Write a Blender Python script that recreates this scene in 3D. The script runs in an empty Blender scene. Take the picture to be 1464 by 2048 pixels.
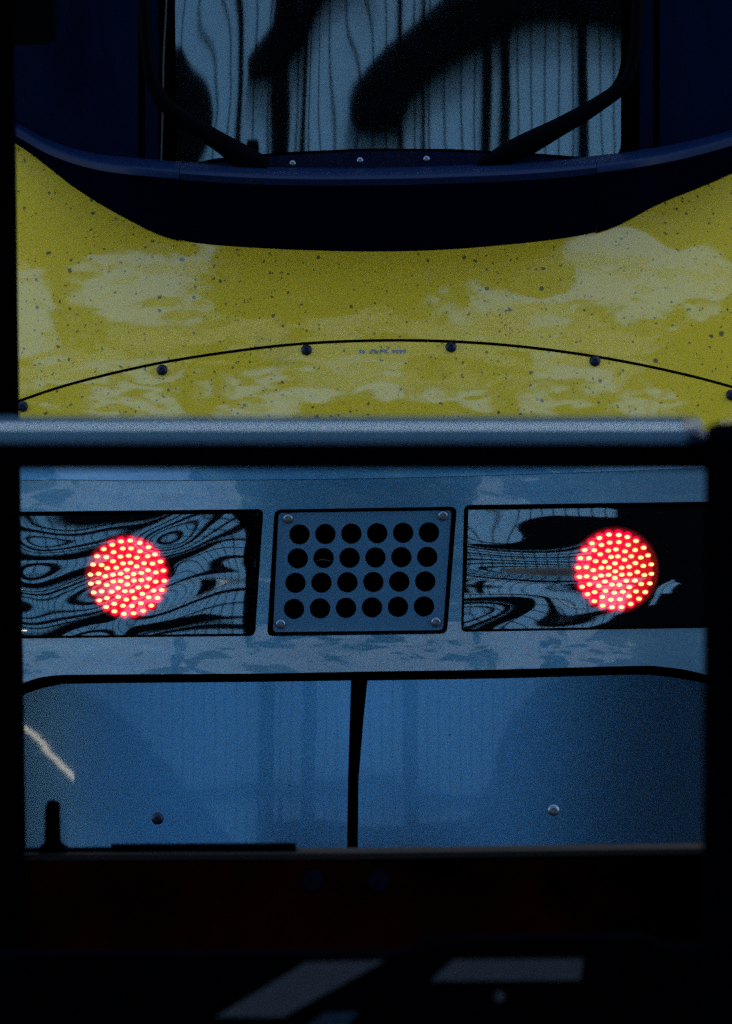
import bpy, bmesh, math, random
from mathutils import Vector, Matrix
from mathutils.geometry import delaunay_2d_cdt
random.seed(7)
R = math.radians
scene = bpy.context.scene
COL = scene.collection

# ------------------------------------------------------------------ camera
CY, CZ, PITCH, FPX = -12.0, 2.4, 6.5, 12080.0
W, H = 1464.0, 2048.0
cam = bpy.data.cameras.new('camera')
cam_o = bpy.data.objects.new('camera', cam)
COL.objects.link(cam_o)
cam_o.location = (0, CY, CZ)
cam_o.rotation_euler = (R(90 - PITCH), 0, 0)
cam.sensor_width = 36; cam.sensor_fit = 'AUTO'
cam.lens = 36 * FPX / H
cam.clip_start = 0.1; cam.clip_end = 2000
cam.dof.use_dof = True
cam.dof.focus_distance = 12.1
cam.dof.aperture_fstop = cam.lens / 22.0
scene.camera = cam_o

# ------------------------------------------------------------------ world, sun, exposure
SUN_EL, SUN_AZ = 42.0, 12.0          # sun stands behind the tram: its front is in open shade
world = bpy.data.worlds.new("World"); scene.world = world; world.use_nodes = True
wn = world.node_tree
bg = wn.nodes['Background']
sky = wn.nodes.new('ShaderNodeTexSky'); sky.sky_type = 'NISHITA'; sky.sun_disc = False
sky.sun_elevation = R(SUN_EL); sky.sun_rotation = R(SUN_AZ)
sky.air_density = 1.2; sky.dust_density = 2.5; sky.ozone_density = 1.5
wn.links.new(sky.outputs[0], bg.inputs[0]); bg.inputs[1].default_value = 0.10
sl = bpy.data.lights.new('sun', 'SUN'); sl.energy = 0.5; sl.angle = R(12); sl.color = (1.0, .95, .88)
so = bpy.data.objects.new('sun', sl); COL.objects.link(so)
d = Vector((math.sin(R(SUN_AZ)) * math.cos(R(SUN_EL)), math.cos(R(SUN_AZ)) * math.cos(R(SUN_EL)), math.sin(R(SUN_EL))))
so.rotation_euler = d.to_track_quat('Z', 'Y').to_euler(); so.location = d * 50
scene.view_settings.view_transform = 'Standard'; scene.view_settings.look = 'None'
scene.view_settings.exposure = 2.25; scene.view_settings.gamma = 1.0
scene.render.engine = 'CYCLES'
scene.cycles.use_denoising = False
scene.cycles.use_adaptive_sampling = False
scene.cycles.max_bounces = 6; scene.cycles.glossy_bounces = 4; scene.cycles.transparent_max_bounces = 6
scene.cycles.sample_clamp_indirect = 3.0

# ------------------------------------------------------------------ pixel <-> place helpers
p_ = R(PITCH)
FW = Vector((0, math.cos(p_), -math.sin(p_))); UP = Vector((0, math.sin(p_), math.cos(p_)))
CAM = Vector((0, CY, CZ))
def ray(px, py):
    return FW * FPX + Vector((1, 0, 0)) * (px - W / 2) + UP * (H / 2 - py)
def aty(px, py, y):
    r = ray(px, py); return CAM + r * ((y - CY) / r.y)
def hit(px, py, S):
    y = 0.1
    for _ in range(14):
        q = aty(px, py, y); y = S(q.x, q.z)
    return aty(px, py, y)

def bow(x, k=.10):
    a = abs(x)
    return k * x * x + (0.9 * (a - .8) ** 2 if a > .8 else 0)
ZL = hit(732, 1350, lambda x, z: 0).z        # flap seam
ZC = hit(732, 958, lambda x, z: 0).z         # crease above the lamp band
ZY = hit(732, 850, lambda x, z: .04).z
def S_low(x, z): return bow(x, .13) - .16 * max(0, ZL - z) + .004
def S_band(x, z): return bow(x)
def S_lip(x, z): return bow(x) + .45 * (z - ZC)
YY = .45 * (ZY - ZC)
def S_yel(x, z):
    t = z - ZY
    return bow(x, .12) + YY + .30 * t + .16 * t * t
ZG = 1.68
def S_glass(x, z): return bow(x, .09) + .24 + .14 * (z - ZG)
def S_pil(x, z): return bow(x, .16) + .235 + .14 * (z - ZG)
def S_strip(x, z): return bow(x, .09) + .215 + .3 * (z - ZG)
def off(S, d): return lambda x, z: S(x, z) + d

# ------------------------------------------------------------------ materials
MATS = {}
def mat(name, base, rough=.5, metal=0, coat=0, coat_rough=.03, coat_ior=1.5, spec=.5,
        wave=None, speck=None, mottle=None, emit=None, grain=0):
    if name in MATS: return MATS[name]
    m = bpy.data.materials.new(name); m.use_nodes = True; nt = m.node_tree; N = nt.nodes; L = nt.links
    b = N['Principled BSDF']
    b.inputs['Base Color'].default_value = (*base, 1); b.inputs['Roughness'].default_value = rough
    b.inputs['Metallic'].default_value = metal; b.inputs['Coat Weight'].default_value = coat
    b.inputs['Coat Roughness'].default_value = coat_rough; b.inputs['Coat IOR'].default_value = coat_ior
    b.inputs['Specular IOR Level'].default_value = spec
    tc = N.new('ShaderNodeTexCoord')
    col = None
    def noise(scale, detail=3, rough_=.55, sc=(1, 1, 1), dist=0):
        mp = N.new('ShaderNodeMapping'); mp.inputs['Scale'].default_value = sc
        L.new(tc.outputs['Object'], mp.inputs[0])
        n = N.new('ShaderNodeTexNoise'); n.inputs['Scale'].default_value = scale
        n.inputs['Detail'].default_value = detail; n.inputs['Roughness'].default_value = rough_
        n.inputs['Distortion'].default_value = dist
        L.new(mp.outputs[0], n.inputs['Vector']); return n
    def mix(fac, a, bcol):
        x = N.new('ShaderNodeMix'); x.data_type = 'RGBA'
        L.new(fac, x.inputs[0])
        if isinstance(a, tuple): x.inputs[6].default_value = (*a, 1)
        else: L.new(a, x.inputs[6])
        x.inputs[7].default_value = (*bcol, 1); return x.outputs[2]
    def ramp(src, lo, hi, a=0, bb=1):
        r = N.new('ShaderNodeMapRange'); r.inputs[1].default_value = lo; r.inputs[2].default_value = hi
        r.inputs[3].default_value = a; r.inputs[4].default_value = bb; L.new(src, r.inputs[0]); return r.outputs[0]
    cur = base
    if grain:                                    # flake / film grain of the paint itself
        n = noise(900, 1, .5)
        cur = mix(ramp(n.outputs[0], .30, .72), tuple(c * (1 - grain) for c in base), tuple(min(1, c * (1 + grain)) for c in base))
    if mottle:                                   # (colour, scale, low, high, stretch)
        for mc, s, lo, hi, st in mottle:
            n = noise(s, 5, .6, st, .6)
            cur = mix(ramp(n.outputs[0], lo, hi), cur, mc)
    if speck:                                    # (colour, scale, threshold)
        for sc_, s, th in speck:
            v = N.new('ShaderNodeTexVoronoi'); v.inputs['Scale'].default_value = s
            wob = noise(s * 1.7, 2)
            mm = N.new('ShaderNodeVectorMath'); mm.operation = 'MULTIPLY_ADD'
            L.new(wob.outputs['Color'], mm.inputs[0]); mm.inputs[1].default_value = (.012,) * 3
            L.new(tc.outputs['Object'], mm.inputs[2]); L.new(mm.outputs[0], v.inputs['Vector'])
            sz = N.new('ShaderNodeSeparateColor'); L.new(v.outputs['Color'], sz.inputs[0])
            thr = ramp(sz.outputs[0], .55, 1.0, 0.0, th)
            lt = N.new('ShaderNodeMath'); lt.operation = 'SUBTRACT'; L.new(thr, lt.inputs[0]); L.new(v.outputs['Distance'], lt.inputs[1])
            cur = mix(ramp(lt.outputs[0], 0, .05, 0, .85), cur, sc_)
    if not isinstance(cur, tuple): L.new(cur, b.inputs['Base Color'])
    if wave:                                     # list of (scale, depth m, stretch)
        prev = None
        for s, dpt, st in wave:
            n = noise(s, 1.5, .4, st, .3)
            bp = N.new('ShaderNodeBump'); bp.inputs['Strength'].default_value = 1; bp.inputs['Distance'].default_value = dpt
            L.new(n.outputs[0], bp.inputs['Height'])
            if prev: L.new(prev, bp.inputs['Normal'])
            prev = bp.outputs[0]
        L.new(prev, b.inputs['Normal']); L.new(prev, b.inputs['Coat Normal'])
    if emit:
        b.inputs['Emission Color'].default_value = (*emit[0], 1); b.inputs['Emission Strength'].default_value = emit[1]
    MATS[name] = m; return m

def glass_mat(name, refl, wave, tint=(.25, .3, .36), fade=None):
    """reflective pane: partly mirrors, partly lets you look in"""
    m = bpy.data.materials.new(name); m.use_nodes = True; nt = m.node_tree; N = nt.nodes; L = nt.links
    N.remove(N['Principled BSDF']); out = N['Material Output']
    g = N.new('ShaderNodeBsdfGlossy'); g.inputs['Roughness'].default_value = .02
    g.inputs['Color'].default_value = (.92, .97, 1, 1)
    t = N.new('ShaderNodeBsdfTransparent'); t.inputs[0].default_value = (*tint, 1)
    fr = N.new('ShaderNodeLayerWeight'); fr.inputs[0].default_value = .25
    mr = N.new('ShaderNodeMapRange'); mr.inputs[3].default_value = refl; mr.inputs[4].default_value = .95
    L.new(fr.outputs['Fresnel'], mr.inputs[0])
    tc = N.new('ShaderNodeTexCoord'); prev = None
    for s, dpt, st, off_ in wave:
        mp = N.new('ShaderNodeMapping'); mp.inputs['Scale'].default_value = st; mp.inputs['Location'].default_value = off_
        L.new(tc.outputs['Object'], mp.inputs[0])
        n = N.new('ShaderNodeTexNoise'); n.inputs['Scale'].default_value = s; n.inputs['Detail'].default_value = 0
        n.inputs['Distortion'].default_value = .8
        L.new(mp.outputs[0], n.inputs['Vector'])
        bp = N.new('ShaderNodeBump'); bp.inputs['Distance'].default_value = dpt; L.new(n.outputs[0], bp.inputs['Height'])
        if fade:                                 # the pane is warped more toward one side
            sx = N.new('ShaderNodeSeparateXYZ'); L.new(tc.outputs['Object'], sx.inputs[0])
            fm = N.new('ShaderNodeMapRange'); fm.interpolation_type = 'SMOOTHSTEP'
            for q_, v_ in zip((1, 2, 3, 4), fade): fm.inputs[q_].default_value = v_
            L.new(sx.outputs[0], fm.inputs[0])
            ml = N.new('ShaderNodeMath'); ml.operation = 'MULTIPLY'; L.new(n.outputs[0], ml.inputs[0]); L.new(fm.outputs[0], ml.inputs[1])
            L.new(ml.outputs[0], bp.inputs['Height'])
        if prev: L.new(prev, bp.inputs['Normal'])
        prev = bp.outputs[0]
    L.new(prev, g.inputs['Normal'])
    mx = N.new('ShaderNodeMixShader'); L.new(mr.outputs[0], mx.inputs[0]); L.new(t.outputs[0], mx.inputs[1]); L.new(g.outputs[0], mx.inputs[2])
    L.new(mx.outputs[0], out.inputs[0]); return m

def emit_mat(name, col, s):
    m = bpy.data.materials.new(name); m.use_nodes = True; N = m.node_tree.nodes
    b = N['Principled BSDF']; b.inputs['Base Color'].default_value = (.3, .01, .01, 1)
    b.inputs['Emission Color'].default_value = (*col, 1); b.inputs['Emission Strength'].default_value = s
    return m

M_blue = mat('blue_grey_paint', (.09, .31, .50), .22, metal=.55, coat=1, coat_rough=.03, coat_ior=1.7, grain=.16,
             mottle=[((.14, .37, .52), 7, .48, .66, (1, 1, 3.2)), ((.035, .16, .30), 11, .62, .78, (1, 1, 2.6))],
             wave=[(5, .0022, (1, 1, 1.6)), (16, .0004, (1, 1, 2.2))])
M_flap = mat('blue_flap_paint', (.15, .34, .53), .19, metal=.96, coat=.7, coat_rough=.02, coat_ior=1.6, grain=.16,
             speck=[((.02, .03, .05), 34, .10)],
             wave=[(2.4, .0005, (1, 1, 1.3)), (9, .00003, (1, 1, 2))])
M_plate = mat('blue_grille_paint', (.040, .155, .27), .45, coat=.3, grain=.2)
M_yel = mat('yellow_paint', (.84, .58, .0), .38, coat=1, coat_rough=.065, coat_ior=1.8, grain=.16,
            mottle=[((.50, .34, .0), 6, .62, .85, (1, 1, 1.4))],
            speck=[((.03, .03, .012), 22, .15), ((.04, .035, .012), 44, .22), ((.08, .07, .02), 80, .30), ((.05, .05, .02), 125, .30)],
            wave=[(3.4, .0042, (1.1, 1, 1.3)), (9, .0011, (1, 1, 1.8)), (20, .0002, (1, 1, 1.5))])
M_navy = mat('navy_paint', (.0004, .0040, .020), .4, spec=.03, coat=.04, coat_rough=.12, grain=.35,
             mottle=[((.0003, .0015, .011), 4, .45, .65, (2, 1, .5))], wave=[(3, .002, (2, 1, .6))])
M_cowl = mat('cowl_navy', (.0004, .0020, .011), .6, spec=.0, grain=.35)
M_cowl_lit = mat('cowl_navy_lit', (.0014, .0125, .050), .45, coat=.06, coat_rough=.45, spec=.1, grain=.25)  # cowl navy lightened, light on the upturned lip put into colour
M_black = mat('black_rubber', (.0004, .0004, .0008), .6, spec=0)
M_arm = mat('wiper_black', (.0004, .0008, .002), .55, spec=.02)
M_shell = mat('dark_inside', (.0002, .0002, .0004), .9, spec=.0)
M_steel = mat('screw_steel', (.22, .27, .32), .3, metal=1)
M_seal_hi = mat('seal_highlight_grey', (.035, .05, .065), .5, spec=.2)
M_dkscrew = mat('dark_screw', (.012, .018, .04), .35, metal=.6)
M_rail_lit = mat('rail_lit_top', (.085, .165, .235), .7, spec=.05, grain=.2, mottle=[((.035, .085, .14), 4, .52, .7, (.5, 1, 1))])  # pale tone puts the light on the bar's top into colour
M_railblk = mat('frame_black', (.0003, .0004, .0010), .7, spec=0)
M_maroon = mat('maroon_board', (.011, .0008, .0008), .7, spec=0, mottle=[((.0012, .0001, .0002), 2.5, .42, .62, (1, 1, 1))])
M_edge = mat('board_edge_grey', (.011, .0115, .0125), .7, spec=0)
M_stripe = mat('grey_stripe_paint', (.033, .038, .047), .7, spec=0, grain=.16)
M_stripeb = mat('blue_stripe_paint', (.010, .019, .032), .7, spec=0, grain=.16)
M_ink = mat('blue_ink', (.26, .34, .46), .5)
M_lamp = mat('lamp_bowl', (.02, .012, .012), .4)

# ------------------------------------------------------------------ object helpers
def link(name, me, m=None, parent=None, loc=None, smooth=True):
    o = bpy.data.objects.new(name, me); COL.objects.link(o)
    if m and not me.materials: me.materials.append(m)
    if parent: o.parent = parent; 
    if loc is not None: o.location = loc
    return o
def from_bm(name, bm, m, parent=None, smooth_angle=None, loc=None):
    me = bpy.data.meshes.new(name); bm.normal_update(); bm.to_mesh(me); bm.free()
    if smooth_angle:
        for p in me.polygons: p.use_smooth = True
        me.set_sharp_from_angle(angle=R(smooth_angle))
    return link(name, me, m, parent, loc)
def thing(name, label, cat, loc=(0, 0, 0), group=None):
    o = bpy.data.objects.new(name, None); COL.objects.link(o); o.location = loc; o.empty_display_size = .1
    o['label'] = label; o['category'] = cat
    if group: o['group'] = group
    return o
def box_bm(bm, x0, x1, y0, y1, z0, z1, bev=0):
    r = bmesh.ops.create_cube(bm, size=1)
    M = Matrix.Translation(((x0 + x1) / 2, (y0 + y1) / 2, (z0 + z1) / 2)) @ Matrix.Diagonal((abs(x1 - x0), abs(y1 - y0), abs(z1 - z0), 1))
    bmesh.ops.transform(bm, matrix=M, verts=r['verts'])
    if bev:
        es = list({e for v in r['verts'] for e in v.link_edges})
        bmesh.ops.bevel(bm, geom=es, offset=bev, segments=2, affect='EDGES', profile=.5)

def area2(p): return sum(p[i][0] * p[(i + 1) % len(p)][1] - p[(i + 1) % len(p)][0] * p[i][1] for i in range(len(p)))
def offset_poly(p, d):
    """move a closed outline inward (d>0) whatever its winding"""
    s = 1 if area2(p) > 0 else -1
    n = len(p); out = []
    for i in range(n):
        a = Vector(p[i - 1]); b = Vector(p[i]); c = Vector(p[(i + 1) % n])
        e1 = (b - a); e2 = (c - b)
        if e1.length < 1e-6 or e2.length < 1e-6: out.append(tuple(b)); continue
        n1 = Vector((-e1.y, e1.x)).normalized() * s; n2 = Vector((-e2.y, e2.x)).normalized() * s
        m = n1 + n2
        if m.length < 1e-4: m = n1
        m.normalize(); k = d / max(.4, m.dot(n1)); out.append(tuple(b + m * k))
    return out
def densify(p, step):
    out = []
    for i in range(len(p)):
        a = Vector(p[i]); b = Vector(p[(i + 1) % len(p)]); k = max(1, int(math.ceil((b - a).length / step)))
        for j in range(k): out.append(tuple(a.lerp(b, j / k)))
    return out
def rounded(p, r, seg=5):
    """round the corners of a polygon; r scalar or list"""
    out = []; n = len(p)
    for i in range(n):
        rr = r[i] if isinstance(r, (list, tuple)) else r
        b = Vector(p[i])
        if rr <= 0: out.append(tuple(b)); continue
        a = Vector(p[i - 1]); c = Vector(p[(i + 1) % n])
        u = (a - b).normalized(); v = (c - b).normalized()
        p0 = b + u * rr; p1 = b + v * rr
        for k in range(seg + 1):
            t = k / seg; out.append(tuple(p0 * (1 - t) ** 2 + b * 2 * t * (1 - t) + p1 * t * t))
    return out
def spline(pts, n=8):
    out = []; P = [Vector(p) for p in pts]
    for i in range(len(P) - 1):
        p0 = P[max(0, i - 1)]; p1 = P[i]; p2 = P[i + 1]; p3 = P[min(len(P) - 1, i + 2)]
        for k in range(n):
            t = k / n
            out.append(.5 * ((2 * p1) + (p2 - p0) * t + (2 * p0 - 5 * p1 + 4 * p2 - p3) * t * t + (3 * p1 - p0 - 3 * p2 + p3) * t ** 3))
    out.append(P[-1]); return [tuple(v) for v in out]
def inside(pt, poly):
    x, y = pt; c = False; j = len(poly) - 1
    for i in range(len(poly)):
        xi, yi = poly[i]; xj, yj = poly[j]
        if (yi > y) != (yj > y) and x < (xj - xi) * (y - yi) / (yj - yi) + xi: c = not c
        j = i
    return c
def circle(cx, cy, r, n=28, ry=None):
    ry = ry or r
    return [(cx + r * math.cos(2 * math.pi * k / n), cy + ry * math.sin(2 * math.pi * k / n)) for k in range(n)]

def patch(name, outline, S, m, parent=None, holes=(), grid=22, thick=.004, bevel=1.6, rim_m=None):
    """a sheet cut to an outline (given as seen), laid on the body surface S, with rounded returned edges and real thickness"""
    outline = densify(outline, grid); holes = [densify(h, grid) for h in holes]
    loops = [(outline, 1)] + [(h, -1) for h in holes]
    verts = []; edges = []; L = []
    for lp, s in loops:
        inn = offset_poly(lp, bevel * s)
        for q in (lp, inn):
            b0 = len(verts); verts += q; edges += [(b0 + i, b0 + (i + 1) % len(q)) for i in range(len(q))]
        L.append((lp, s))
    xs = [v[0] for v in outline]; ys = [v[1] for v in outline]
    inner_all = [offset_poly(lp, (bevel + grid * .35) * s) for lp, s in loops]
    y = min(ys) + grid / 2; row = 0
    while y < max(ys):
        x = min(xs) + grid / 2 + (row % 2) * grid / 2
        while x < max(xs):
            if inside((x, y), inner_all[0]) and not any(inside((x, y), q) for q in inner_all[1:]): verts.append((x, y))
            x += grid
        y += grid * .87; row += 1
    vo, eo, fo, ov, oe, of = delaunay_2d_cdt([Vector(v) for v in verts], edges, [], 0, 1e-5)
    bm = bmesh.new(); bv = [bm.verts.new(hit(v[0], v[1], S)) for v in vo]
    for f in fo:
        c = (sum(vo[i][0] for i in f) / 3, sum(vo[i][1] for i in f) / 3)
        if inside(c, outline) and not any(inside(c, h) for h in holes):
            try: bm.faces.new([bv[i] for i in f])
            except ValueError: pass
    bm.normal_update()
    for f in bm.faces:
        if f.normal.y > 0: f.normal_flip()
    # returned edge
    be = [e for e in bm.edges if len(e.link_faces) == 1]
    def ext(es, dv):
        r = bmesh.ops.extrude_edge_only(bm, edges=es)
        vs = [g for g in r['geom'] if isinstance(g, bmesh.types.BMVert)]
        for v in vs: v.co += dv
        return [g for g in r['geom'] if isinstance(g, bmesh.types.BMEdge) and len(g.link_faces) == 1]
    be = ext(be, Vector((0, .0012, 0)))
    be = ext(be, Vector((0, thick, 0)))
    for v in [v for v in bm.verts if not v.link_faces]: bm.verts.remove(v)
    # softly turn the border ring down
    me_o = from_bm(name, bm, m, parent, 55)
    return me_o

def loft(name, rows, m, parent, angle=60):
    bm = bmesh.new(); g = [[bm.verts.new(p) for p in r] for r in rows]
    for i in range(len(g) - 1):
        for j in range(len(g[0]) - 1): bm.faces.new((g[i][j], g[i][j + 1], g[i + 1][j + 1], g[i + 1][j]))
    bmesh.ops.recalc_face_normals(bm, faces=bm.faces)
    bm.normal_update()
    if sum(f.normal.y for f in bm.faces) > 0:
        for f in bm.faces: f.normal_flip()
    return from_bm(name, bm, m, parent, angle)
def tube(name, pts, rad, m, parent, n=14, flat=1.0):
    bm = bmesh.new(); rings = []
    P = [Vector(p) for p in pts]
    for i, p in enumerate(P):
        t = (P[min(i + 1, len(P) - 1)] - P[max(i - 1, 0)]).normalized()
        u = t.cross(Vector((0, 1, 0))).normalized(); v = t.cross(u).normalized()
        r = rad[i] if isinstance(rad, list) else rad
        rings.append([bm.verts.new(p + u * r * math.cos(2 * math.pi * k / n) + v * r * flat * math.sin(2 * math.pi * k / n)) for k in range(n)])
    for a, b in zip(rings, rings[1:]):
        for k in range(n): bm.faces.new((a[k], a[(k + 1) % n], b[(k + 1) % n], b[k]))
    bm.faces.new(rings[0]); bm.faces.new(rings[-1])
    bmesh.ops.recalc_face_normals(bm, faces=bm.faces)
    return from_bm(name, bm, m, parent, 50)
def lathe_mesh(name, prof, m, n=20):
    """profile (radius, height toward the viewer = -y)"""
    bm = bmesh.new(); rings = []
    for r, h in prof:
        if r < 1e-6: rings.append([bm.verts.new((0, -h, 0))])
        else: rings.append([bm.verts.new((r * math.cos(2 * math.pi * k / n), -h, r * math.sin(2 * math.pi * k / n))) for k in range(n)])
    for a, b in zip(rings, rings[1:]):
        for k in range(n):
            k2 = (k + 1) % n
            if len(a) == 1: bm.faces.new((a[0], b[k], b[k2]))
            elif len(b) == 1: bm.faces.new((a[k], a[k2], b[0]))
            else: bm.faces.new((a[k], a[k2], b[k2], b[k]))
    bmesh.ops.recalc_face_normals(bm, faces=bm.faces)
    me = bpy.data.meshes.new(name); bm.to_mesh(me); bm.free()
    for p in me.polygons: p.use_smooth = True
    me.set_sharp_from_angle(angle=R(40)); me.materials.append(m); return me

# ================================================================== SETTING
def sheet(name, x0, x1, y0, y1, z, m):
    bm = bmesh.new(); vs = [bm.verts.new(p) for p in ((x0, y0, z), (x1, y0, z), (x1, y1, z), (x0, y1, z))]; bm.faces.new(vs)
    o = from_bm(name, bm, m); o['kind'] = 'structure'; return o
M_ground = mat('asphalt', (.034, .034, .035), .85, mottle=[((.024, .024, .025), 1.5, .4, .7, (1, 1, 1))], grain=.2)
sheet('ground', -300, 300, -300, 300, 0, M_ground)
M_reflector = mat('reflector_pale', (.34, .38, .42), .8, mottle=[((.22, .26, .30), 1.2, .4, .7, (1, 1, 1))])
sheet('pale_reflector', -3.4, 1.7, -15, -4.4, .004, M_reflector)  # unseen pale strip added so its reflection brightens the tram's lower panels

# the building across the yard, mirrored in every glossy surface of the tram
M_clad = mat('pale_cladding', (.022, .145, .30), .55, mottle=[((.014, .10, .22), .6, .4, .7, (1, 1, .3))])
M_clad2 = mat('grey_trim', (.16, .22, .26), .5)
M_dark = mat('dark_steelwork', (.001, .0015, .003), .6, spec=0)
FY = -30.0
depot = thing('depot_building', 'pale clad depot building with dark columns, mirrored in the tram windscreen', 'building', (0, FY, 0))
rnd = random.Random(11)
FH = 16.0; BW = .43; bmes = {}
def board(x, z0, z1):
    key = (round(z0, 2), round(z1, 2))
    if key not in bmes:
        bm = bmesh.new(); box_bm(bm, 0, BW - .05, -.06, 0, z0, z1); me = bpy.data.meshes.new('cladding_board'); bm.to_mesh(me); bm.free(); me.materials.append(M_clad); bmes[key] = me
    link('cladding_board', bmes[key], None, depot, (x, .06 + rnd.uniform(0, .015), 0))
x = -17.0
while x < 17:
    if -12 < x < 7.4: board(x, .02, 7.2)
    elif 7.4 <= x < 9: board(x, 4.3, 7.2)
    if -9 < x < 9.4: board(x, 7.25, FH)
    x += BW
bm = bmesh.new(); box_bm(bm, -45, 45, -4, -.02, 0, FH + .1); from_bm('wall', bm, M_dark, depot)  # flanks widened to block open sky from reflections at the tram's corners
for cx, cw in ((-13.6, 1.2), (-6.1, 1.0), (-3.75, .13), (-2.45, .55), (-1.75, .13), (1.05, .12), (1.72, .07), (3.55, .24), (4.08, .24), (6.45, .2), (8.4, 1.0), (12.5, 1.2)):
    bm = bmesh.new(); box_bm(bm, cx - cw / 2, cx + cw / 2, .08, .35, 7.27 if abs(cx) < 7 else 0, FH, .01); from_bm('column', bm, M_dark, depot)
for z0 in (7.2,):
    bm = bmesh.new(); box_bm(bm, -12, 9, .082, .14, z0, z0 + .07); from_bm('ledge', bm, M_clad2, depot)
for z0, th_ in ((.35, .2), (.95, .12), (1.4, .2), (2.1, .1), (2.5, .25), (3.2, .1), (3.7, .25), (4.3, .1), (5.2, .05), (6.4, .3)):  # dark bars added for the stripes reflected in the lamp covers
    bm = bmesh.new(); box_bm(bm, -12, 7.4, .086, .16, z0, z0 + th_); from_bm('reflection_bar', bm, M_dark, depot)
# dark curved braces fixed to its front
def facade(px, py): return (-5.87 + (px - 340) * .01503, 9.80 - py * .0037)
for poly in ([(700, 235), (712, 190), (760, 130), (835, 70), (900, 10), (960, -50), (1300, -60), (1300, 60), (1200, 45), (1120, 40), (1050, 55), (980, 90), (900, 140), (830, 200), (800, 270), (760, 292), (712, 278)],
             [(498, 150), (540, 80), (600, 20), (640, -60), (760, -60), (700, 10), (640, 70), (600, 130), (560, 175), (510, 172)],
             [(335, 190), (395, 150), (420, 210), (400, 300), (335, 320)]):
    bm = bmesh.new(); vs = [bm.verts.new((facade(a, b)[0], .40, facade(a, b)[1])) for a, b in [(p[0], p[1]) for p in spline(poly + [poly[0]], 4)[:-1]]]
    f = bm.faces.new(vs); r = bmesh.ops.extrude_face_region(bm, geom=[f])
    for g in r['geom']:
        if isinstance(g, bmesh.types.BMVert): g.co.y -= .32
    bmesh.ops.recalc_face_normals(bm, faces=bm.faces); from_bm('reflected_shape', bm, M_dark, depot)

for poly in ([(8.3, 6.2), (5.6, 5.65), (3.4, 4.75), (3.0, 4.2), (9.1, 4.2), (9.1, 6.4)], [(-13, 6.1), (-10, 5.8), (-7.6, 5.4), (-5.2, 4.8), (-4, 4.2), (-7.2, 4.2), (-9.6, 4.95), (-13, 5.45)]):  # unseen dark wedges added to darken the reflections in the flaps
    bm = bmesh.new(); vs = [bm.verts.new((a, .44, b)) for a, b in poly]
    f = bm.faces.new(vs); r = bmesh.ops.extrude_face_region(bm, geom=[f])
    for g in r['geom']:
        if isinstance(g, bmesh.types.BMVert): g.co.y -= .05
    bmesh.ops.recalc_face_normals(bm, faces=bm.faces); from_bm('reflected_shape', bm, M_dark, depot)

# unseen canopy added between: dark roof sheets with open bays, shaped to mirror as patches on the yellow paint
canopy = thing('added_canopy', 'added dark canopy with open bays, shaped to mirror as pale patches in the yellow paint', 'canopy', (0, -8, 6.5))
openings = [(-3.2, -1.8, -6.9, -6.2), (-2.9, -1.5, -6.0, -5.5), (-4.4, -3.55, -7.6, -6.0), (2.0, 3.5, -5.9, -5.1), (2.2, 3.9, -6.75, -6.1), (.9, 2.4, -7.3, -6.5), (3.0, 3.8, -6.6, -5.4),
            (-1.9, -.35, -9.7, -8.7), (-.2, .65, -9.6, -8.6), (.8, 1.7, -9.7, -8.9), (1.9, 3.2, -8.5, -7.9), (3.35, 4.1, -9.6, -8.3), (2.0, 3.0, -9.5, -8.95),
            (-4.3, -2.3, -8.7, -8.2), (-3.9, -2.6, -9.9, -9.2), (-1.2, .6, -8.1, -7.85)]
tl = .15; sh = {}
gx = -5.4
M_canopy = mat('canopy_sheet', (.004, .005, .008), .7, spec=.05)
M_trans = bpy.data.materials.new('translucent_sheet'); M_trans.use_nodes = True
_n = M_trans.node_tree.nodes; _n.remove(_n['Principled BSDF']); _t = _n.new('ShaderNodeBsdfTranslucent'); _t.inputs[0].default_value = (.42, .44, .40, 1)
M_trans.node_tree.links.new(_t.outputs[0], _n['Material Output'].inputs[0])
for k_, (a_, b_, c_, e_) in enumerate(((-3.3, 3.4, -7.9, -7.05), (-4.4, -3.0, -8.4, -7.5), (-.9, 2.1, -8.6, -8.1), (-5.0, -3.6, -6.0, -5.0), (-3.3, -1.3, -6.2, -6.0), (1.5, 4.1, -6.1, -5.9))):
    bm = bmesh.new(); box_bm(bm, a_, b_, c_ + 8, e_ + 8, .06 + .005 * k_, .062 + .005 * k_); from_bm('half_bright_sheet', bm, M_trans, canopy)  # translucent sheets added for half-bright areas in the mirrored patches
openings += [(-3.3, 3.4, -7.9, -7.05), (-4.4, -3.0, -8.4, -7.5), (-.9, 2.1, -8.6, -8.1), (-5.0, -3.6, -6.0, -5.0), (-3.3, -1.3, -6.2, -6.0), (1.5, 4.1, -6.1, -5.9)]
def is_open(cx, cy): return any(a < cx < b and c < cy < d_ for a, b, c, d_ in openings)
while gx < 5.4:
    gy = -11.0; start = None
    while gy < -3.7:
        op = is_open(gx + tl / 2, gy + tl / 2)
        if not op and start is None: start = gy
        if (op or gy + tl >= -3.7) and start is not None:
            end = gy if op else gy + tl
            L_ = round(end - start, 2)
            if L_ not in sh:
                bm = bmesh.new(); box_bm(bm, 0, tl - .001, 0, L_, 0, .05); me = bpy.data.meshes.new('roof_sheet'); bm.to_mesh(me); bm.free(); me.materials.append(M_canopy); sh[L_] = me
            link('roof_sheet', sh[L_], None, canopy, (gx, start + 8, 0)); start = None
        gy += tl
    gx += tl
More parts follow.
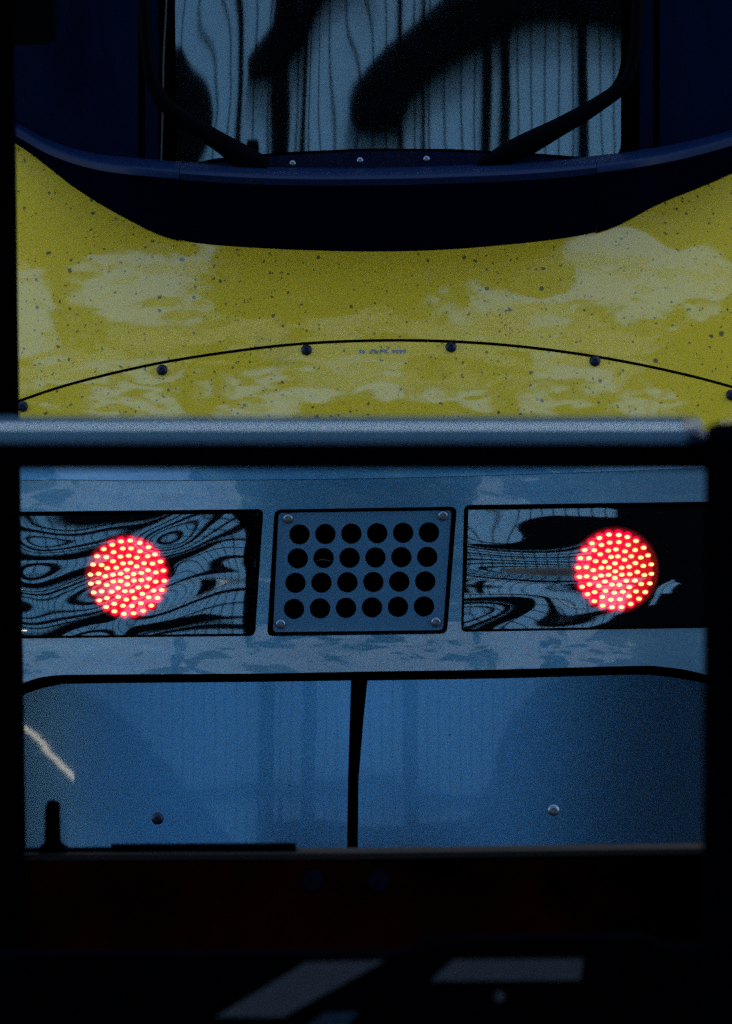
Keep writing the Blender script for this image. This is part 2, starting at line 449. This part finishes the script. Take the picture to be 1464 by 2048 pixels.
for cx, cy in ((-5.3, -4), (5.3, -4), (-5.3, -10.6), (5.3, -10.6)):
    bm = bmesh.new(); box_bm(bm, cx - .1, cx + .1, cy + 7.9, cy + 8.1, -6.5, -.002); from_bm('column', bm, M_dark, canopy)

tube_t = thing('tube_lamp', 'lit fluorescent tube on the platform, mirrored as a thin streak in the left flap', 'lamp', (-4.2, -9.03, 2.3))
def tube_part(name, a, b, r, m):
    bm = bmesh.new(); bmesh.ops.create_cone(bm, cap_ends=True, segments=12, radius1=r, radius2=r, depth=(b - a).length)
    bmesh.ops.transform(bm, matrix=Matrix.Translation((a + b) / 2 - Vector(tube_t.location)) @ (b - a).to_track_quat('Z', 'Y').to_matrix().to_4x4(), verts=bm.verts)
    return from_bm(name, bm, m, tube_t, 40)
TA, TB = Vector((-4.66, -9.0, 2.15)), Vector((-3.90, -9.0, 1.95))
tube_part('glass_tube', TA, TB, .014, emit_mat('tube_light', (1, .93, .70), 1.7))
tube_part('holder', TA + Vector((0, -.06, 0)), TB + Vector((0, -.06, 0)), .03, M_dark)
tube_part('pole', Vector((-4.2, -9.1, 0)), Vector((-4.2, -9.1, 6.5)), .03, M_dark)

# ================================================================== THE TRAM
tram = thing('tram', 'yellow and blue tram front with windscreen, wipers, round grille and two glowing red lamps', 'tram', (0, 0, 0))

# inner shell: keeps every joint black and gives the vehicle its bulk
bm = bmesh.new()
cols = [i / 24 * 2.36 - 1.18 for i in range(25)]
rows = []
for z, dy in ((.25, .20), (.5, .10), (.75, .06), (1.05, .06), (1.2, .13), (1.4, .22), (1.55, .30), (1.66, .36), (1.67, .9), (2.0, 1.0), (3.05, 1.0)):
    rows.append([Vector((xx, bow(xx) + dy, z)) for xx in cols])
loft('inner_shell', rows, M_shell, tram, 30)
bm = bmesh.new(); box_bm(bm, -1.2, 1.2, 1.35, 9, .3, 3.1, .06); from_bm('body', bm, M_navy, tram, 30)
for sx in (-1, 1):
    bm = bmesh.new(); box_bm(bm, sx * 1.2, sx * 1.17, .42, 1.36, .3, 3.1); from_bm('side_skirt', bm, M_navy, tram)
bm = bmesh.new(); box_bm(bm, -1.19, 1.19, .5, 1.36, 3.05, 3.13, .02); from_bm('roof', bm, M_navy, tram)
bm = bmesh.new(); box_bm(bm, -.9, .9, .75, 8, .02, .32); from_bm('bogie', bm, M_dark, tram)

LX, RX = -330, 1794

# --- lower flaps
def seam_top(px):
    pts = [(LX, 1500), (-120, 1452), (45, 1392), (75, 1379), (110, 1371), (180, 1367), (500, 1366), (702, 1361), (735, 1361), (1000, 1357), (1250, 1350), (1320, 1352), (1380, 1361), (1430, 1374), (1600, 1440), (RX, 1500)]
    for a, b in zip(pts, pts[1:]):
        if a[0] <= px <= b[0]: return a[1] + (b[1] - a[1]) * (px - a[0]) / (b[0] - a[0])
    return pts[-1][1]
fl = spline([(LX, 1500), (-120, 1452), (45, 1390), (110, 1371), (180, 1367), (500, 1364), (702, 1361)], 5)
patch('flap', fl + [(696, 1560), (692, 1830), (LX, 1830)], S_low, M_flap, tram, thick=.02)
fr_ = spline([(735, 1361), (1000, 1357), (1250, 1350), (1320, 1352), (1380, 1361), (1430, 1374), (1600, 1440), (RX, 1500)], 5)
patch('flap', fr_ + [(RX, 1830), (714, 1830), (717, 1560), (727, 1440)], S_low, M_flap, tram, thick=.02)

# --- lamp band with three openings
top = spline([(LX, 985), (40, 962), (300, 962), (732, 958), (1100, 948), (1400, 936), (RX, 912)], 6)
bot = spline([(LX, 1478), (-120, 1428), (45, 1366), (100, 1352), (180, 1349), (500, 1347), (735, 1343), (1000, 1339), (1250, 1332), (1330, 1334), (1420, 1352), (1600, 1418), (RX, 1478)], 6)
LOPEN = rounded([(-200, 1026), (527, 1018), (510, 1272), (-200, 1280)], [20, 12, 12, 20])
ROPEN = rounded([(928, 1010), (1650, 1000), (1650, 1252), (922, 1264)], [12, 20, 20, 12])
GOPEN = rounded([(549, 1019), (914, 1013), (894, 1268), (534, 1273)], 14)
patch('lamp_band', top + bot[::-1], S_band, M_blue, tram, holes=[LOPEN, ROPEN, GOPEN], thick=.03)
# --- lip above the band
ltop = spline([(LX, 880), (40, 872), (732, 868), (1400, 864), (RX, 880)], 6)
patch('upper_lip', ltop + [(p[0], p[1] - 1.2) for p in top[::-1]], S_lip, M_blue, tram, thick=.03)

# --- yellow panels
arc_pts = [(LX, 960), (-120, 862), (38, 802), (160, 763), (320, 726), (480, 701), (612, 687), (760, 681), (900, 683), (1040, 693), (1190, 713), (1330, 740), (1464, 774), (1600, 820), (RX, 900)]
arc = spline(arc_pts, 5)
cb_pts = [(LX, 120), (-150, 200), (25, 283), (150, 376), (250, 436), (350, 480), (500, 497), (740, 505), (950, 497), (1190, 467), (1320, 407), (1464, 347), (1620, 260), (RX, 170)]
cb = spline(cb_pts, 5)
patch('yellow_panel', [(p[0], p[1] - 14) for p in cb] + [(p[0], p[1] - 3) for p in arc[::-1]], S_yel, M_yel, tram, thick=.012)
patch('yellow_flap', [(p[0], p[1] + 3) for p in arc if p[1] < 870] + [(1700, 880), (1700, 890), (-120, 890)], off(S_yel, .001), M_yel, tram, thick=.012)

# --- cowl
ct_pts = [(LX, 120), (-150, 180), (25, 262), (100, 303), (200, 334), (350, 350), (550, 361), (740, 362), (900, 358), (1100, 348), (1300, 324), (1464, 284), (1620, 222), (RX, 150)]
ct = spline(ct_pts, 5)
def curve_y(c, px):
    for a, b in zip(c, c[1:]):
        if a[0] <= px <= b[0]: return a[1] + (b[1] - a[1]) * (px - a[0]) / max(1e-6, b[0] - a[0])
    return c[0][1] if px < c[0][0] else c[-1][1]
def cowl(name, x0, x1, inset, m):
    n = max(4, int((x1 - x0) / 22)); rows = [[] for _ in range(12)]
    for i in range(n + 1):
        px = x0 + (x1 - x0) * i / n
        yb, yt = curve_y(cb, px), curve_y(ct, px)
        B = hit(px, yb, S_yel); yb_ = B.y
        gap = max(6, yb - yt)
        prot = min(.13, .13 * gap / 100)
        f0 = yb_ - .004 + inset; f1 = yb_ - .012 - prot + inset
        rows[0].append(aty(px, yb + 1, yb_ + .03)); rows[1].append(aty(px, yb, f0)); 
        rows[2].append(aty(px, yb - gap * .06, f0 - .006)); rows[3].append(aty(px, yb - gap * .5, (f0 + f1) / 2 - .004))
        q = aty(px, yt + (7 if inset == 0 else 9), f1)
        rows[4].append(q)
        q = aty(px, yt, f1)
        for r_, (dy, dz) in zip(range(5, 10), ((.001, .004), (.005, .0085), (.012, .0115), (.022, .0125), (.034, .0125))):
            rows[r_].append(q + Vector((0, dy - (inset if r_ > 4 else 0), dz)))
        e = rows[9][-1]
        yy = max(e.y + .02, S_strip(e.x, e.z) + .03)
        rows[10].append(Vector((e.x, yy, e.z + .004))); rows[11].append(Vector((e.x, yy, e.z - .12)))
    o = loft(name, rows[:5], m, tram, 40); loft('ledge', rows[4:], M_cowl_lit, o, 40); return o
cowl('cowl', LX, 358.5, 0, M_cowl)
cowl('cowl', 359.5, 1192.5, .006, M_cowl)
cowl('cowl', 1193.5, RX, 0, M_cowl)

# --- strip under the glass, with its slot and screws
st_top = spline([(330, 346), (420, 328), (560, 312), (732, 303), (900, 304), (1060, 312), (1180, 324), (1262, 336)], 6)
patch('windscreen_strip', st_top + [(1262, 372), (330, 372)], S_strip, M_navy, tram, thick=.01)
bm = bmesh.new()
tube('slot_line', [hit(px, 339 - .00006 * (px - 780) ** 2 * -1, off(S_strip, -.012)) for px in range(560, 1000, 20)], .0035, M_black, tram)  # raised black tube drawn for the dark recess line

# --- glass and pillars
GL = rounded([(338, -700), (1246, -700), (1244, 320), (700, 300), (338, 342)], [0, 0, 46, 0, 34])
GO = rounded([(322, -700), (1262, -700), (1262, 345), (700, 345), (322, 352)], [0, 0, 20, 0, 20])
M_wind = glass_mat('windscreen_glass', .18, [(2.6, .0009, (1.6, 1, .7), (3.1, 0, 1.2)), (7, .00012, (1, 1, .5), (0, 0, 0))], tint=(.2, .25, .3), fade=(-.30, .15, 1.5, .3))
bb = [(338, 342), (350, 338), (430, 320), (560, 308), (732, 300), (900, 301), (1060, 309), (1180, 318)]
gl = [(338, -700), (1246, -700)] + rounded([(1246, 0), (1246, 326), (1180, 318)], [0, 44, 0])[1:-1] + [(p[0], p[1]) for p in bb[::-1][:-1]]
GLO = gl
patch('windscreen', GLO, S_glass, M_wind, tram, grid=26, thick=.006)
# rubber seal round the glass
patch('windscreen_seal', [(319, -705), (1276, -705), (1276, 352), (319, 352)], off(S_glass, -.004), M_black, tram,
      holes=[offset_poly(GLO, 3)], thick=.012)
# highlight along the seal lip, put in as a grey strip
tube('seal_highlight', [hit(px, py, off(S_glass, -.010)) for px, py in ((334, -600), (334, -300), (333, 0), (330, 60), (327, 120), (326, 200), (324, 280), (322, 345))], .0018, M_seal_hi, tram, 8)
patch('corner_pillar', [(292, -700), (317, -700), (317, 350), (290, 350)], S_pil, M_navy, tram)
patch('corner_pillar', [(1279, -700), (1306, -700), (1306, 345), (1279, 350)], S_pil, M_navy, tram)
patch('corner_panel', [(LX, -700), (278, -700), (276, 352), (100, 330), (LX, 240)], off(S_pil, -.004), M_navy, tram)
patch('corner_panel', [(1320, -700), (RX, -700), (RX, 250), (1500, 320), (1319, 345)], off(S_pil, -.004), M_navy, tram)

# --- wipers
def wiper(pts, rads):
    pp = spline(pts, 6); rr = [v[0] for v in spline([(r, 0) for r in rads], 6)]
    P = [hit(a, b, off(S_glass, -.05)) for a, b in pp]
    a = tube('wiper_arm', P, [r * .001 for r in rr], M_arm, tram, 16, .7)
    return a
wa = wiper([(268, -420), (276, -200), (284, -60), (288, 30), (294, 110), (306, 165), (336, 214), (385, 248), (440, 283), (490, 316), (532, 336)],
           [9, 10, 11, 12, 12, 14, 16, 16, 19, 25, 20])
wb = wiper([(1290, -420), (1282, -200), (1276, -60), (1274, 40), (1268, 110), (1248, 168), (1190, 212), (1120, 252), (1060, 284), (1010, 310), (955, 333)],
           [9, 10, 11, 12, 12, 14, 16, 18, 22, 22, 9])

# --- mirror that hangs at the top left
bm = bmesh.new()
c0 = aty(20, -260, -.12); c1 = aty(107, 90, -.12)
r = rounded([(-10, -260), (107, -260), (107, 90), (-10, 90)], 20)
fr = [bm.verts.new(aty(a, b, -.14)) for a, b in r]; bk = [bm.verts.new(aty(a, b, -.14) + Vector((0, .12, 0))) for a, b in r]
bm.faces.new(fr); bm.faces.new(bk[::-1])
for i in range(len(fr)): bm.faces.new((fr[i], fr[i - 1], bk[i - 1], bk[i]))
bmesh.ops.recalc_face_normals(bm, faces=bm.faces)
mir = from_bm('side_mirror', bm, M_arm, tram, 40)
tube('mirror_arm', [aty(50, -250, -.08), aty(60, -420, .0), aty(90, -560, .3), aty(120, -620, .45)], .014, M_arm, mir)

# --- grille plate
GP = rounded([(557, 1026), (903, 1021), (886, 1260), (546, 1264)], 8)
gh = []
for r_ in range(4):
    xa = (599, 595.5, 591, 588)[r_]; xb = (858, 854.5, 850.5, 848)[r_]
    ya = (1069, 1117, 1166, 1218)[r_]; yb = (1065, 1114, 1163, 1213)[r_]
    for c_ in range(6):
        t = c_ / 5; gh.append(circle(xa + (xb - xa) * t, ya + (yb - ya) * t, 20.6, 30))
grille = patch('grille_plate', GP, off(S_band, .006), M_plate, tram, holes=gh, grid=16, thick=.004, bevel=1.0)
backing = patch('grille_backing', [(536, 1012), (918, 1008), (905, 1278), (530, 1280)], off(S_band, .05), M_shell, grille, grid=60)
scr = lathe_mesh('screw', [(.0105, 0), (.0105, .0015), (.0095, .0035), (.0070, .0055), (.0034, .0058), (.0026, .0030), (0, .0028)], M_steel)
scrd = lathe_mesh('screw_dark', [(.0125, 0), (.0120, .003), (.0090, .0060), (.0055, .0078), (.0030, .0078), (.0024, .004), (0, .004)], M_dkscrew)
def put(me, name, px, py, S, parent=None, s=1.0, rot=0):
    o = link(name, me, None, parent or tram); o.location = hit(px, py, S)
    e = .01; q = o.location
    nx = (S(q.x + e, q.z) - S(q.x - e, q.z)) / (2 * e); nz = (S(q.x, q.z + e) - S(q.x, q.z - e)) / (2 * e)
    nrm = Vector((-nx, 1, -nz))
    o.rotation_euler = nrm.to_track_quat('Y', 'Z').to_euler(); o.scale = (s, s, s); return o
tube('horn_rim', [hit(px, 1122 - 3 * (1 - ((px - 646) / 14) ** 2), off(S_band, .03)) for px in range(630, 663, 4)], .0007, M_steel, grille, 6)
for a, b in ((576, 1037), (886, 1031), (561, 1248), (872, 1244)): put(scr, 'screw', a, b, off(S_band, .006), grille)
for a, b in ((45, 813), (324, 740), (613, 700), (902, 694), (1190, 722), (1463, 790)): put(scrd, 'screw', a, b, S_yel, s=.9)
for a, b in ((455, 339), (585, 327), (720, 321), (853, 318), (990, 321), (1122, 328)): put(scr, 'screw', a, b, S_strip, s=.65)
o1 = put(scrd, 'screw', 315, 1637, S_low, s=1.0)
o2 = put(scr, 'screw', 1107, 1620, S_low, s=1.15)

# --- tail lamps behind their clear covers
M_led = emit_mat('led_core', (1.0, .50, .17), .85)
M_ledb = emit_mat('led_lens', (1.0, .0, .055), .33)
M_pane = [glass_mat('lamp_cover_left', .24, [(3.6, .0085, (.8, 1, 1.5), (1.3, 0, .4))], tint=(.8, .8, .8)),
          glass_mat('lamp_cover_right', .24, [(3.6, .0090, (.55, 1, 1.9), (4.1, 0, 2.6))], tint=(.8, .8, .8))]
RINGS = ((0, 1, 0), (14.5, 6, 30), (29, 12, 12), (43.6, 16, 3), (58, 20, 8), (73, 24, 5))
bm = bmesh.new(); bmesh.ops.create_icosphere(bm, subdivisions=2, radius=1)
for v in bm.verts: v.co = Vector((v.co.x * .0058, v.co.y * .004, v.co.z * .0039))
led_me = bpy.data.meshes.new('led'); bm.to_mesh(led_me); bm.free(); led_me.materials.append(M_led)
for p in led_me.polygons: p.use_smooth = True
cell_me = lathe_mesh('led_lens', [(.0100, 0), (.0088, .003), (.005, .0055), (0, .0062)], M_ledb, 14)
S_tilt = lambda x, z: bow(x) + .12 * (z - .92)
for i, (cx, cy, opening, rr) in enumerate(((255, 1154, LOPEN, 82), (1230, 1141, ROPEN, 83))):
    body = patch('lamp_housing', [(p[0], p[1]) for p in offset_poly(opening, -12)], off(S_band, .055), M_shell, tram, grid=60)
    lamp = patch('tail_lamp', circle(cx, cy, rr, 48), off(S_band, .034), M_lamp, tram, grid=20, thick=.02)
    # red lens cup filling the lamp
    cup = link('lens', lathe_mesh('lens', [(rr * .00092, 0), (rr * .00090, .004), (0, .004)], emit_mat('red_lens', (1, .0, .025), .16), 48), None, lamp)
    cup.location = hit(cx, cy, off(S_band, .030))
    glow = link('lens_glow', lathe_mesh('lens_glow', [(rr * .00108, -.002), (rr * .00104, .001), (rr * .0008, .0015)], emit_mat('red_glow', (1, .0, .02), .005), 48), None, lamp)  # faint emissive ring added for the glow around the lamp
    glow.location = hit(cx, cy, off(S_band, .030))
    for rad, n, ph in RINGS:
        for k in range(n):
            a = 2 * math.pi * k / n + R(ph)
            px, py = cx + rad * math.cos(a), cy + rad * math.sin(a)
            px += random.uniform(-1, 1); py += random.uniform(-1, 1)
            q = hit(px, py, off(S_band, .0255)); 
            o = link('led', led_me, None, lamp); o.location = q + Vector((0, -.006, 0))
    for rad, n, ph in RINGS:
        for k in range(n):
            a = 2 * math.pi * k / n + R(ph)
            px, py = cx + rad * math.cos(a), cy + rad * math.sin(a)
            o = link('led_lens', cell_me, None, lamp); o.location = hit(px, py, off(S_band, .0262))
    patch('lamp_cover', offset_poly(opening, 5), off(S_tilt, .010), M_pane[i], tram, grid=22, thick=.003)
    patch('recess_shadow', offset_poly(opening, 1.0), off(S_band, .007), M_black, tram, holes=[offset_poly(opening, 9)], grid=30, thick=.004, bevel=1)  # black ring stands in for the shadow inside the recess

# --- tiny blue lettering, too small to read, on the yellow flap
bm = bmesh.new()
px = 717
for w, bold in ((2, 0), (1, -1), (4, 1), (1, -1), (4, 0)):
    if bold == -1: px += 7; continue
    for g in range(w):
        gw = 8 if bold == 1 else 6; gh_ = 9 if bold == 1 else 7
        for s_ in range(3):
            ax = px + random.uniform(0, gw - 3); ay = 703 - gh_ / 2 + s_ * gh_ / 3
            q0 = hit(ax, ay, off(S_yel, -.0004)); 
            box_bm(bm, q0.x, q0.x + random.uniform(.002, .005) * (1.3 if bold else 1), q0.y - .0004, q0.y + .001, q0.z - .0026, q0.z)
        q0 = hit(px + (0 if g % 2 else gw - 3), 703 - gh_ / 2, off(S_yel, -.0004))
        box_bm(bm, q0.x, q0.x + .0022, q0.y - .0006, q0.y + .001, q0.z - gh_ * .001, q0.z)
        px += gw + 1.5
from_bm('lettering', bm, M_ink, tram)

# ================================================================== THINGS IN FRONT OF THE TRAM
def prism(name, outline, y, depth, m, parent, bev=.003):
    bm = bmesh.new()
    vs = [bm.verts.new(aty(a, b, y)) for a, b in outline]; f = bm.faces.new(vs)
    r = bmesh.ops.extrude_face_region(bm, geom=[f]); 
    for g in r['geom']:
        if isinstance(g, bmesh.types.BMVert): g.co.y += depth
    bmesh.ops.recalc_face_normals(bm, faces=bm.faces)
    if bev: bmesh.ops.bevel(bm, geom=list(bm.edges), offset=bev, segments=2, affect='EDGES', profile=.5)
    return from_bm(name, bm, m, parent, 40)

# guard rail nearest the camera: rail with its lit top put into the colour and one black post
YR = -6.0
rail = thing('guard_rail', 'black steel rail, its top coloured as if lit, crossing in front of the tram', 'rail', (0, YR, 0))
def kid(o, par):
    o.location = o.location - Vector(par.location); return o
w0 = aty(-420, 905, YR); w1 = aty(1432, 905, YR)
bm = bmesh.new()
zt = aty(700, 888, YR).z; zb = aty(700, 934, YR).z
box_bm(bm, w0.x, w1.x, YR, YR + .12, zb - .004, zt, .008); kid(from_bm('rail_beam', bm, M_railblk, rail, 30), rail)
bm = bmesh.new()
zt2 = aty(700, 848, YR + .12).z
box_bm(bm, w0.x, w1.x - .012, YR + .012, YR + .125, zt + .001, zt2, .014); kid(from_bm('rail_cap', bm, M_rail_lit, rail, 30), rail)
bm = bmesh.new(); box_bm(bm, w1.x - .030, w1.x - .008, YR + .006, YR + .13, zt - .002, zt2 + .004, .010)
kid(from_bm('end_cap', bm, mat('end_cap_dark', (.006, .016, .032), .7, spec=.05), rail, 30), rail)
p0 = aty(1424, 2048, YR - .1); p1 = aty(1490, 850, YR - .1)
bm = bmesh.new(); box_bm(bm, p0.x, p0.x + .13, YR - .08, YR + .1, .0, aty(1430, 862, YR).z, .012); kid(from_bm('post', bm, M_railblk, rail, 30), rail)
p0 = aty(-420, 2048, YR)
bm = bmesh.new(); box_bm(bm, p0.x, p0.x + .12, YR - .08, YR + .1, .0, zb, .012); kid(from_bm('post', bm, M_railblk, rail, 30), rail)

# barrier frame just in front of the tram: tall left post, maroon board, pale edge, bolts
YB = -3.0
bar = thing('barrier', 'dark maroon barrier board with pale top edge and tall black left post', 'barrier', (0, YB, 0))
kid(prism('post', [(-60, -500), (20, -500), (22, 0), (34, 900), (46, 1700), (48, 2040), (-60, 2040)], YB - .03, .08, M_railblk, bar), bar)
kid(prism('board', [(40, 1722), (732, 1718), (1480, 1712), (1480, 2300), (40, 2300)], YB, .03, M_maroon, bar), bar)
kid(prism('edge_strip', [(46, 1708), (732, 1706), (1480, 1696), (1480, 1708), (732, 1719), (46, 1722)], YB - .004, .05, M_edge, bar, .002), bar)
bolt_me = lathe_mesh('bolt', [(.019, 0), (.019, .006), (.014, .012), (0, .014)], mat('bolt_blue_black', (.001, .0025, .007), .8, spec=.02), 6)
for a, b in ((626, 1762), (757, 1762)):
    o = link('bolt', bolt_me, None, bar); o.location = aty(a, b, YB) - Vector(bar.location)
kid(prism('spigot', rounded([(90, 1606), (118, 1606), (120, 1690), (134, 1700), (134, 1712), (76, 1712), (76, 1700), (88, 1690)], [14, 14, 4, 4, 0, 0, 4, 4]), YB + .005, .03, M_railblk, bar, 0), bar)
kid(prism('top_bar', [(46, 1702), (220, 1700), (222, 1694), (592, 1692), (592, 1711), (46, 1712)], YB + .01, .03, M_railblk, bar, 0), bar)
for xx in (-.95, .95):
    bm = bmesh.new(); box_bm(bm, xx - .04, xx + .04, YB, YB + .06, 0, .35); kid(from_bm('leg', bm, M_railblk, bar), bar)

# low beam with slanting pale stripes
YS = -5.3
low = thing('striped_beam', 'low black beam with slanting pale grey stripes below the maroon board', 'beam', (0, YS, 0))
kid(prism('beam', rounded([(-300, 1915), (800, 1912), (872, 1884), (1292, 1878), (1330, 1900), (1800, 1900), (1800, 2600), (-300, 2600)], [0, 10, 14, 14, 10, 0, 0, 0]), YS, .05, M_railblk, low, .003), low)
kid(prism('stripe', [(432, 2034), (612, 1926), (768, 1922), (566, 2034)], YS - .003, .006, M_stripe, low, 0), low)
kid(prism('stripe', [(862, 1962), (908, 1920), (1166, 1918), (1160, 1960)], YS - .003, .006, M_stripe, low, 0), low)
o = kid(prism('stripe', [(590, 2070), (650, 2026), (716, 2024), (680, 2070)], YS - .003, .006, M_stripeb, low, 0), low)
o['label'] = 'bluish stripe cut off by the bottom of the picture'
o = link('bolt', lathe_mesh('pale_bolt', [(.0055, 0), (.0055, .003), (.004, .004), (0, .005)], M_stripe, 12), None, low)
o.location = aty(999, 1992, YS) - Vector(low.location)
for xx in (-.8, .8):
    bm = bmesh.new(); box_bm(bm, xx - .04, xx + .04, YS + .002, YS + .045, 0, .3); kid(from_bm('leg', bm, M_railblk, low), low)
